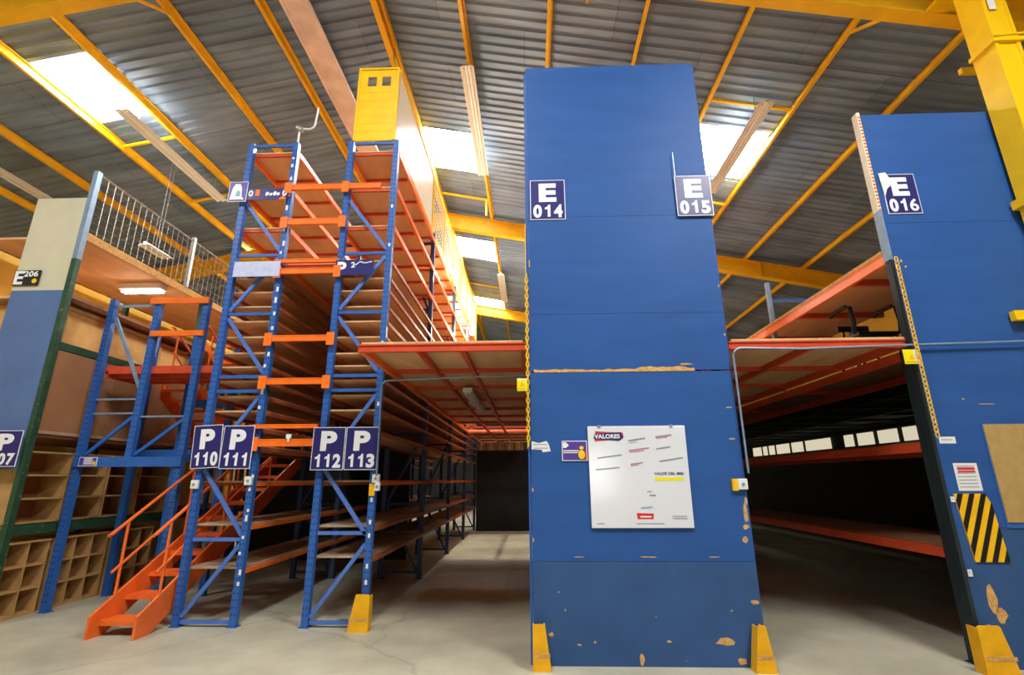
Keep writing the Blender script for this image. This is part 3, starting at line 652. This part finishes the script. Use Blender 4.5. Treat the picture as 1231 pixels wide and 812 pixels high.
def lines(nm, m, segs):
    mb = MB()
    for (xa, za, xb, zb, h) in segs:
        n = max(3, int((xb-xa)/.018))
        for k in range(n):
            f0, f1 = k/n, (k+.78)/n
            mb.bar((xa+(xb-xa)*f0,yb,za+(zb-za)*f0),(xa+(xb-xa)*f1,yb,za+(zb-za)*f1), .002, h)
    obj(nm, mb, m, bb)
lines('grey_lines', 'print_grey', [(.97,1.965,1.14,1.99,.012),(1.24,2.0,1.40,2.02,.012),(1.24,1.885,1.38,1.905,.012),(1.26,1.765,1.49,1.80,.012),(.66,1.80,.90,1.83,.01),(.64,1.69,.87,1.71,.01),(.98,1.74,1.10,1.755,.01),(1.14,1.45,1.2,1.45,.012),(1.0,1.195,1.26,1.195,.006),(.63,1.195,.7,1.195,.008),(1.34,1.26,1.48,1.26,.006),(1.34,1.24,1.48,1.24,.006)])
lines('magenta_lines', 'print_pink', [(.97,1.87,1.17,1.895,.012),(.98,1.855,1.12,1.87,.008)])
lines('teal_lines', 'print_teal', [(1.12,1.485,1.17,1.485,.01),(1.05,1.335,1.16,1.345,.014),(.98,1.945,1.06,1.955,.006)])
lines('red_lines', 'red', [(1.25,1.985,1.36,2.0,.006),(.98,1.725,1.06,1.735,.006)])
obj('red_stamp', MB().prism([(1.01,1.235),(1.16,1.235),(1.165,1.285),(1.005,1.29)], 'y', yb, yb+.002), 'red', bb)
obj('stamp_lines', MB().box(1.035,1.14,yb-.001,yb,1.25,1.262), 'letter', bb)
for x in (.69, 1.40): obj('clip', MB().box(x-.015,x+.015,5.045,5.072,2.1,2.12), 'grey_steel', b)
# warning triangles
def warn(x0, x1, z0, z1, y, lab, flip=False):
    w = thing('warning_sign', lab, 'sign', ((x0+x1)/2, y, z0), 'yellow warning stickers')
    obj('plate', MB().box(x0,x1,y,y+.004,z0,z1), 'print_yellow', w)
    c = (x0+x1)/2; 
    obj('white_edge', MB().box(x0,x1,y-.001,y,z1-.015,z1) if not flip else MB().box(x1-.05,x1,y-.001,y,z0,z1), 'white', w)
    obj('triangle', MB().prism([(c-.028,z0+.05),(c+.028,z0+.05),(c,z0+.1)], 'y', y-.003, y-.001), 'yellow', w)
    obj('legend', MB().box(x0+.01,x1-.02,y-.003,y-.001,z0+.015,z0+.03), 'yellow', w)
warn(-.125, -.02, 2.47, 2.60, 5.04, 'yellow warning sticker hanging left of the tall blue panel')
warn(3.775, 3.93, 2.70, 2.85, 5.02, 'yellow and white warning sticker left of the E 016 panel', True)
# paper labels
def paper(x0, x1, z0, z1, y, lab, ragged=False, stripe=None):
    p = thing('paper_label', lab, 'label', ((x0+x1)/2, y, z0), 'paper labels')
    if ragged: poly = [(x0,z0+.03),(x0+.1,z0+.025),(x0+.11,z0),(x1,z0+.01),(x1-.02,z1-.03),(x1-.04,z1),(x0+.07,z1-.02),(x0,z1)]
    else: poly = [(x0,z0),(x1,z0),(x1,z1),(x0,z1)]
    obj('paper', MB().prism(poly, 'y', y, y+.002), 'white', p)
    mb = MB(); n = max(2, int((z1-z0)/.03))
    for k in range(n-1): 
        z = z0+(z1-z0)*(k+1)/n; mb.box(x0+.02, x1-.03, y-.001, y, z, z+.006)
    obj('print', mb, 'print_grey', p)
    if stripe: obj('red_lines', MB().box(x0+.03,x1-.03,y-.002,y,z1-.06,z1-.04).box(x0+.03,x1-.03,y-.002,y,z1-.085,z1-.07), 'red', p)
paper(.015,.205,1.86,1.97,5.078,'ragged torn white label near the left edge of the tall blue panel',True)
paper(3.975,4.13,1.92,1.985,5.078,'small white strip label beside the yellow chain end on the right panel')
paper(4.05,4.27,1.48,1.735,5.078,'white notice with red print above the hazard stripes',stripe=True)
paper(3.945,3.985,1.38,1.43,5.068,'tiny white sticker on the post left of the hazard stripes')
paper(3.945,3.985,.74,.80,5.068,'tiny white sticker on the post below the hazard stripes')
# hazard board
h = thing('hazard_board', 'black and yellow diagonally striped hazard board on the right blue panel', 'sign', (4.15, 5.07, .86))
HX0, HX1, HZ0, HZ1 = 4.0, 4.36, .86, 1.455
pol = [(HX0+.02,HZ0),(HX1,HZ0),(HX1,HZ0+.05),(4.25,HZ1),(HX0-.01,HZ1)]
pol = [(3.985,HZ1),(4.27,HZ1),(4.31,1.36),(4.345,HZ0),(4.04,HZ0)]
hb = obj('board', MB().prism(pol, 'y', 5.068, 5.0795), 'yellow', h)
import bmesh
def clip_poly(poly, n, d):  # keep points with n.p <= d
    out = []
    for i in range(len(poly)):
        a, b = poly[i], poly[(i+1)%len(poly)]
        fa = n[0]*a[0]+n[1]*a[1]-d; fb = n[0]*b[0]+n[1]*b[1]-d
        if fa <= 0: out.append(a)
        if fa*fb < 0:
            t = fa/(fa-fb); out.append((a[0]+(b[0]-a[0])*t, a[1]+(b[1]-a[1])*t))
    return out
nx, nz = math.cos(math.radians(-24)), math.sin(math.radians(-24))
mb = MB(); base = nx*3.985+nz*1.455
for k in range(6):
    a = base+.03+k*.098; q = clip_poly(pol, (nx,nz), a+.045); q = clip_poly(q, (-nx,-nz), -a) if len(q) > 2 else q
    if len(q) > 2: mb.prism(q, 'y', 5.0655, 5.068)
obj('stripe', mb, 'black', hb)
# brown pin board at right edge
h = thing('pin_board', 'brown pin board with a blue frame at the right edge', 'board', (4.8, 5.07, 1.17))
obj('frame', MB().box(4.40,5.4,5.07,5.079,1.15,2.11), 'blue_steel', h)
obj('sheet', MB().box(4.41,5.38,5.06,5.07,1.2,2.1), 'board_brown', h)

# conduits and boxes
def conduit(pts, lab, r=.011):
    tag(obj('cable_conduit', MB().tube(pts, r, 8), 'grey_steel', origin=pts[0]), lab, 'pipe', 'thin grey conduits')
def arc(cx, cz, r, a0, a1, y, n=6): return [(cx+r*math.cos(math.radians(a0+(a1-a0)*k/n)), y, cz+r*math.sin(math.radians(a0+(a1-a0)*k/n))) for k in range(n+1)]
conduit([(2.09,5.03,1.65)]+arc(2.18,2.80,.09,180,90,5.03)+[(2.8,5.03,2.875),(3.6,5.03,2.895),(5.3,5.03,2.93)], 'thin grey conduit curving under the right red deck edge and across the E 016 panel')
conduit([(-1.83,6.09,1.65)]+arc(-1.76,2.72,.08,180,90,6.09)+[(-.9,6.09,2.83),(-.03,6.09,2.85)], 'thin grey conduit rising beside the P 113 sign and crossing under the left deck')
def jbox(x, z, y, lab, back=True, w=.09):
    j = thing('junction_box', lab, 'electrical box', (x, y, z), 'small electrical boxes')
    bx = obj('box', MB().box(x-w/2,x+w/2,y-.04,y+.0,z-.05,z+.05), 'white', j, bevel=.006)
    obj('knob', MB().tube([(x,y-.05,z),(x,y-.04,z)], .015, 10), 'grey_steel', bx)
    if back: obj('yellow_back', MB().box(x-w/2-.05,x-w/2,y-.035,y,z-.06,z+.05), 'yellow', j)
jbox(2.03, 1.55, 5.079, 'white and yellow electrical box on the right edge of the tall blue panel')
jbox(-1.86, 1.62, 6.199, 'white electrical box on the post under the P 113 sign', False)
jbox(-1.80, 1.53, 6.08, 'cream electrical box hanging lower right of the P 113 sign', False, .06)
jbox(-3.42, 1.60, 6.199, 'white electrical box on the post under the P 111 sign', False)
jbox(-4.08, 1.56, 6.199, 'white square box on the post under the P 110 sign', False)
tag(obj('yellow_tape', MB().box(-1.94,-1.87,6.19,6.197,1.42,1.56), 'yellow', origin=(-1.9,6.19,1.42)), 'yellow tape wrapped on the post under the P 113 sign', 'tape')
s = thing('small_bracket_lamp', 'small white detector hanging from the lowest tie beam', 'detector', (-2.97, 6.13, 2.0))
obj('base', MB().box(-3.0,-2.94,6.13,6.15,2.10,2.15).box(-2.98,-2.96,6.13,6.145,2.06,2.10), 'white', s)
# hook antenna on top of left rack
h = thing('roof_aerial', 'white bent pipe aerial on top of the left tall rack', 'aerial', (-3.40, 6.24, 6.44))
obj('pole', MB().tube([(-3.40,6.24,6.42),(-3.40,6.24,6.66)], .014), 'white', h)
obj('joint', MB().tube([(-3.43,6.22,6.70),(-3.34,6.22,6.66)], .04, 10), 'galv', h)
obj('arm', MB().tube([(-3.36,6.22,6.68),(-3.25,6.22,6.67)]+[(-3.25+.09*math.sin(a), 6.22, 6.76-.09*math.cos(a)) for a in [i*PI/10 for i in range(1,6)]]+[(-3.14,6.22,7.05)], .014), 'white', h)

# tattered stickers on P111 post
mb = MB()
for k in range(34):
    z = .4+k*.175+random.uniform(-.04,.04)
    if 1.7 < z < 2.3 or z > 6.3: continue
    x = -3.405+random.uniform(-.02,.02); mb.box(x-.012, x+.018, 6.193, 6.1965, z, z+random.uniform(.03,.08))
tag(obj('post_stickers', mb, 'white', origin=(-3.4,6.19,.4)), 'row of torn white stickers up the right post of the left tall rack', 'stickers')
mb = MB()
for z in (.45,.62,.95,1.1,1.35,2.5,3.3,4.7,5.3): mb.box(-1.915,-1.888,6.193,6.1965,z,z+.05)
tag(obj('post_stickers', mb, 'white', origin=(-1.9,6.19,.4)), 'few white stickers up the right post of the right tall rack', 'stickers')

# ------------------------------------------------------------------ stairs
SX0, SX1 = -4.70, -4.16
def flight(lab, x0, x1, ya, za, yb, zb, n, rails=True, sgn=1):
    st = thing('staircase', lab, 'stairs', ((x0+x1)/2, ya, za if za < zb else zb), 'orange steel stair flights')
    sl = (zb-za)/(yb-ya)
    for x in (x0, x1-.03):
        if za == 0:
            poly = [(ya-.06,0),(ya+.16,0),(yb,zb-.22),(yb,zb+.03),(ya-.06,.22)]
        else:
            poly = [(ya,za-.2),(yb,zb-.2),(yb,zb+.05),(ya,za+.05)]
        obj('stringer', MB().prism(poly, 'x', x, x+.03), 'stair', st)
    for k in range(n):
        f = (k+.5)/n if za else (k+.6)/n
        y = ya+(yb-ya)*f; z = za+(zb-za)*f+.04
        obj('tread', MB().box(x0+.031,x1-.031,y-.13,y+.13,z-.012,z).box(x0+.031,x1-.031,y-.13,y-.118,z-.05,z-.012), ['stair','red_orange'], st)
    if rails:
        for x in (x0+.015, x1-.015):
            obj('handrail', MB().tube([(x,ya-.02,za+1.02),(x,ya+.02,za+1.03),(x,yb,zb+1.0)], .019), 'stair', st)
            obj('mid_rail', MB().tube([(x,ya+.12,za+.62),(x,yb,zb+.52)], .015), 'stair', st)
            for f in ((.04,.34,.66,.97) if za == 0 else (.04,.5,.97)):
                y = ya+.1+(yb-ya-.1)*f; zz = za+(zb-za)*(y-ya)/(yb-ya)
                obj('baluster', MB().tube([(x,y,zz+.02),(x,y,zz+1.0)], .016), 'stair', st)
    return st
flight('orange steel staircase rising from the floor left of the P 110 rack', SX0, SX1, 5.78, 0, 9.3, 2.1, 11)
flight('upper orange stair flight descending behind the blue stair tower', -6.02, -5.38, 7.86, 3.08, 9.28, 2.24, 6, rails=True)
l = thing('stair_landing', 'orange landing joining the two stair flights behind the left rack', 'platform', (-4.8, 9.9, 0))
obj('plate', MB().box(-6.02,-4.16,9.36,10.4,2.06,2.1), 'stair', l)
for x in (-5.98,-4.2):
    for y in (9.45,10.35): obj('leg', MB().box(x-.03,x+.03,y-.03,y+.03,0,2.06), 'blue_steel', l)
for z in (2.6, 3.05): obj('rail', MB().tube([(-6.0,9.6,z),(-6.0,10.38,z),(-4.18,10.38,z),(-4.18,9.6,z)], .018), 'stair', l)
for x in (-6.0,-5.1,-4.18): obj('baluster', MB().tube([(x,10.38,2.1),(x,10.38,3.05)], .016), 'stair', l)

# blue stair tower
t = thing('stair_tower', 'blue steel tower with a red deck left of the staircase', 'tower', (-5.4, 6.8, 0))
TY, TB_ = 6.80, 7.75
AX, BX, CX = -6.20, -5.50, -4.77
obj('post', upright(AX, TY, 0, 4.22, w=.085), ['blue_steel','blue_hole'], t)
obj('post', upright(BX, TY, 1.9, 4.2, w=.085), ['blue_steel','blue_hole'], t)
obj('post', upright(CX, TY, 0, 4.2, w=.085), ['blue_steel','blue_hole'], t)
for x, z0 in ((AX,0),(BX,0),(CX,0)): obj('post', upright(x, TB_, z0, 3.95, w=.09, holes=False), ['blue_steel','blue_hole'], t)
obj('main_beam', MB().box(AX-.02,CX+.05,TY-.03,TY-.005,1.79,1.91).box(AX-.02,CX+.05,TY-.03,TY+.03,1.91,1.92), 'blue_steel', t)
obj('rear_beam', MB().box(BX,CX,TB_-.03,TB_-.005,2.72,2.84), 'blue_steel', t)
obj('rear_beam', MB().box(AX,CX,TB_-.03,TB_-.005,1.95,2.07), 'blue_steel', t)
obj('side_beam', MB().box(BX-.03,BX+.03,TY+.09,TB_,1.85,1.95), 'blue_steel', t)
obj('side_beam', MB().box(CX-.03,CX+.03,TY+.09,TB_,1.85,1.95), 'blue_steel', t)
for z in (2.52, 2.72): obj('cross_bar', MB().box(AX+.05,BX-.05,TY+.03,TY+.05,z-.012,z+.012), 'grey_steel', t)
obj('cross_bar', MB().box(AX+.05,BX-.05,TY+.03,TY+.05,4.1,4.14), 'grey_steel', t)
obj('cross_bar', MB().box(BX+.05,CX-.05,TY+.03,TY+.05,2.46,2.485), 'grey_steel', t)
obj('diagonal_brace', MB().bar((AX+.05,TY+.06,3.95),(BX-.05,TY+.06,2.85),.03,.045), 'grey_steel', t)
obj('diagonal_brace', MB().bar((AX+.05,TY+.06,1.95),(BX-.05,TY+.06,2.5),.03,.045), 'blue_steel', t)
obj('diagonal_brace', MB().bar((BX+.05,TY+.06,1.95),(CX-.05,TY+.06,2.45),.03,.045), 'blue_steel', t)
obj('top_beam', MB().box(BX-.1,CX+.05,TY-.035,TY-.002,4.13,4.22), 'orange', t)
obj('guard_rail', MB().box(BX,CX+.05,TY-.035,TY-.002,3.63,3.71), 'orange', t)
obj('guard_rail', MB().box(CX-.35,-4.2,TB_-.035,TB_-.006,3.7,3.78), 'orange', t)
obj('guard_rail', MB().box(CX-.35,-4.2,TB_-.035,TB_-.006,3.42,3.5), 'orange', t)
obj('deck_plate', MB().box(AX+.06,-4.2,TY+.085,TB_-.04,3.14,3.17), 'red_orange', t)
obj('deck_edge', MB().box(AX+.06,-4.2,TY+.083,TY+.11,3.10,3.21).box(AX+.06,AX+.09,TY+.083,TB_-.04,3.05,3.14), 'red_orange', t)
for k in range(3): y = 7.1+k*.22; obj('deck_joist', MB().box(AX+.09,-4.25,y-.02,y+.02,3.07,3.138), 'red_orange', t)
obj('stair_hanger', MB().bar((-5.35,TB_-.08,3.85),(-4.95,TB_-.08,3.3),.03,.05), 'orange', t)

# ------------------------------------------------------------------ left shelving block
XF = -6.32
p = thing('end_panel', 'cream and faded blue end panel at the left edge carrying the E 206 sign', 'panel', (-6.7, 6.2, 2.2))
obj('cream_board', MB().box(-7.1,-6.355,6.17,6.19,4.13,5.56), 'cream_panel', p)
obj('blue_board', MB().box(-7.1,-6.355,6.17,6.19,1.75,4.13), 'blue_left', p)
u = thing('corner_post', 'dark green scuffed post with a grey top at the corner of the left panel', 'post', (-6.32, 6.2, 0))
obj('lower_post', MB().box(-6.355,-6.285,6.16,6.24,0,4.6), 'green_steel', u)
obj('upper_post', MB().box(-6.355,-6.285,6.16,6.24,4.6,6.0), 'grey_steel', u)
# deep shelf decks of the block
blk = thing('shelving_frame', 'dark green steel shelving frame along the left side', 'rack', (-6.8, 6.25, 0))
YE = 13.5
for z, m, hh in ((1.08,'green_steel',.12),(3.42,'green_steel',.1),(4.10,'ply_dark',.05)):
    obj('edge_beam', MB().box(XF-.04,XF,6.26,YE,z-hh,z), m, blk)
obj('edge_beam', MB().box(XF-.03,XF+.01,6.26,YE,4.93,5.05), 'bare_wood', blk)
for z, y0_ in ((1.08,6.26),(2.2,6.26),(3.42,6.26),(4.1,6.26),(5.0,6.26)):
    obj('deck', MB().box(-7.9,XF-.041,y0_,YE,z-.04,z-.005), 'ply' if z > 4 else 'ply_dark', blk)
for y in (9.0,11.2,YE-.1):
    obj('post', MB().box(XF-.13,XF-.05,y,y+.08,0,5.0), 'green_steel', blk)
for y in (6.3,9.0,11.2,YE-.1): obj('post', MB().box(-7.98,-7.905,y,y+.08,0,5.0), 'green_steel', blk)
# cubby units
def cubby(y0, cols, lab, cw=.28, rows=3, h=.86):
    c = thing('cubby_unit', lab, 'cubby shelf', (XF-.2, y0, 0), 'plywood cubby units')
    w = cols*cw; t_ = .018; x0, x1 = XF-.42, XF
    obj('carcass', MB().box(x0,x1,y0,y0+t_,0,h).box(x0,x1,y0+w-t_,y0+w,0,h).box(x0,x1+.02,y0-.01,y0+w,h,h+t_).box(x0,x1,y0+t_,y0+w-t_,0,.03), 'cubby', c)
    obj('back', MB().box(x0-.01,x0,y0,y0+w,0,h), 'cubby_back', c)
    for k in range(1, cols): obj('divider', MB().box(x0,x1,y0+k*cw-t_/2,y0+k*cw+t_/2,.03,h), 'cubby', c)
    for k in range(1, rows):
        z = .03+(h-.03)*k/rows
        for q in range(cols): obj('shelf', MB().box(x0,x1-.001,y0+q*cw+t_/2+.001,y0+(q+1)*cw-t_/2-.001,z-t_/2,z+t_/2), 'cubby', c)
cubby(6.26, 2, 'plywood cubby unit left of the stair tower foot')
cubby(6.93, 3, 'plywood cubby unit right of the stair tower foot')
cubby(7.85, 3, 'plywood cubby unit behind the start of the staircase')
def bookcase(y0, w, lab, z0=1.09, z1=1.96, back=True):
    c = thing('bookcase', lab, 'shelf', (XF-.2, y0, z0), 'brown bookcases on the green beam')
    x0, x1 = XF-.42, XF-.045; t_ = .02
    obj('carcass', MB().box(x0,x1,y0,y0+t_,z0,z1).box(x0,x1,y0+w-t_,y0+w,z0,z1).box(x0,x1,y0+t_,y0+w-t_,z0,z0+t_).box(x0,x1+.01,y0,y0+w,z1,z1+t_), 'cubby', c)
    obj('back', MB().box(x0-.01,x0,y0,y0+w,z0,z1), 'cubby_back', c)
    for k in (1, 2): z = z0+(z1-z0)*k/3; obj('shelf', MB().box(x0,x1,y0+t_,y0+w-t_,z,z+t_), 'cubby', c)
bookcase(6.26, .66, 'brown three-tier bookcase left of the blue tower post')
bookcase(7.0, .55, 'brown three-tier bookcase right of the blue tower post')
bookcase(7.58, .6, 'brown three-tier bookcase behind the tower beam')
bookcase(8.22, .7, 'brown three-tier bookcase deep behind the staircase')
# closed hardboard fronts above
for i, (a, b) in enumerate(((6.27,7.3),(7.32,8.4),(8.42,9.9))):
    f = thing('hardboard_front', ['brown hardboard sheet under the green beam nearest the left panel','brown hardboard sheet behind the blue tower posts','brown hardboard sheet behind the upper stair flight'][i], 'board', (XF, a, 2.2), 'brown hardboard sheets')
    obj('sheet', MB().box(XF-.03,XF-.01,a,b,2.22,3.31), 'tan', f)
    obj('batten', MB().box(XF-.01,XF+.005,a,b,2.2,2.24), 'shelf_wood', f)
# upper boards, yellow carton wall
for i, (a, b, z1_) in enumerate(((6.4,7.15,4.0),(7.2,8.2,3.98),(8.25,9.4,3.95))):
    f = thing('tan_crate', ['tan plywood crate on the upper shelf nearest the left panel','tan plywood crate behind the brace of the blue tower','tan plywood crate behind the top posts of the blue tower'][i], 'crate', (-6.9, a, 3.42), 'tan crates on the upper shelf')
    obj('body', MB().box(-7.5,-6.5,a,b,3.425,z1_), 'box', f)
    obj('batten', MB().box(-6.5,-6.48,a,a+.06,3.425,z1_).box(-6.5,-6.48,b-.06,b,3.425,z1_).box(-6.5,-6.48,a+.06,b-.06,z1_-.06,z1_), 'cubby', f)
# lit lamp in the open bay
lp = thing('lit_fluorescent_lamp', 'lit white fluorescent lamp under the top shelf of the left block', 'ceiling lamp', (-7.0, 8.0, 4.8))
obj('housing', MB().box(-7.15,-6.42,7.9,8.08,4.84,4.95), 'fixture', lp)
for y in (7.95, 8.03): obj('tube', MB().tube([(-7.13,y,4.815),(-6.44,y,4.815)], .022), 'tube', lp)
# wire mesh fence on top
fe = thing('mesh_fence', 'grey wire mesh fence with posts along the top of the left block', 'fence', (XF, 6.25, 5.06))
for y in (8.35, 10.6, 13.0): obj('post', MB().box(XF-.03,XF+.03,y,y+.06,5.05,6.05), 'galv', fe)
for a, b in ((6.25,8.35),(8.41,10.6),(10.66,13.0)):
    mb = MB(); y = a+.02; s_ = .13
    while y < b-.01: mb.tube([(XF,y,5.06),(XF,y,5.98)], .0045, 4); y += s_
    z = 5.1
    while z < 5.98: mb.tube([(XF,a,z),(XF,b,z)], .0045, 4); z += s_
    mb.tube([(XF,a,5.98),(XF,b,5.98)], .012, 6)
    obj('mesh_panel', mb, 'galv', fe)

# ------------------------------------------------------------------ lights and view
w = D.worlds.new('world'); S.world = w; w.use_nodes = True
w.node_tree.nodes['Background'].inputs[0].default_value = (.9,.95,1,1); w.node_tree.nodes['Background'].inputs[1].default_value = .6
S.view_settings.view_transform = 'Standard'; S.view_settings.look = 'None'; S.view_settings.gamma = 1
S.view_settings.use_curve_mapping = False; S.view_settings.exposure = 0.74
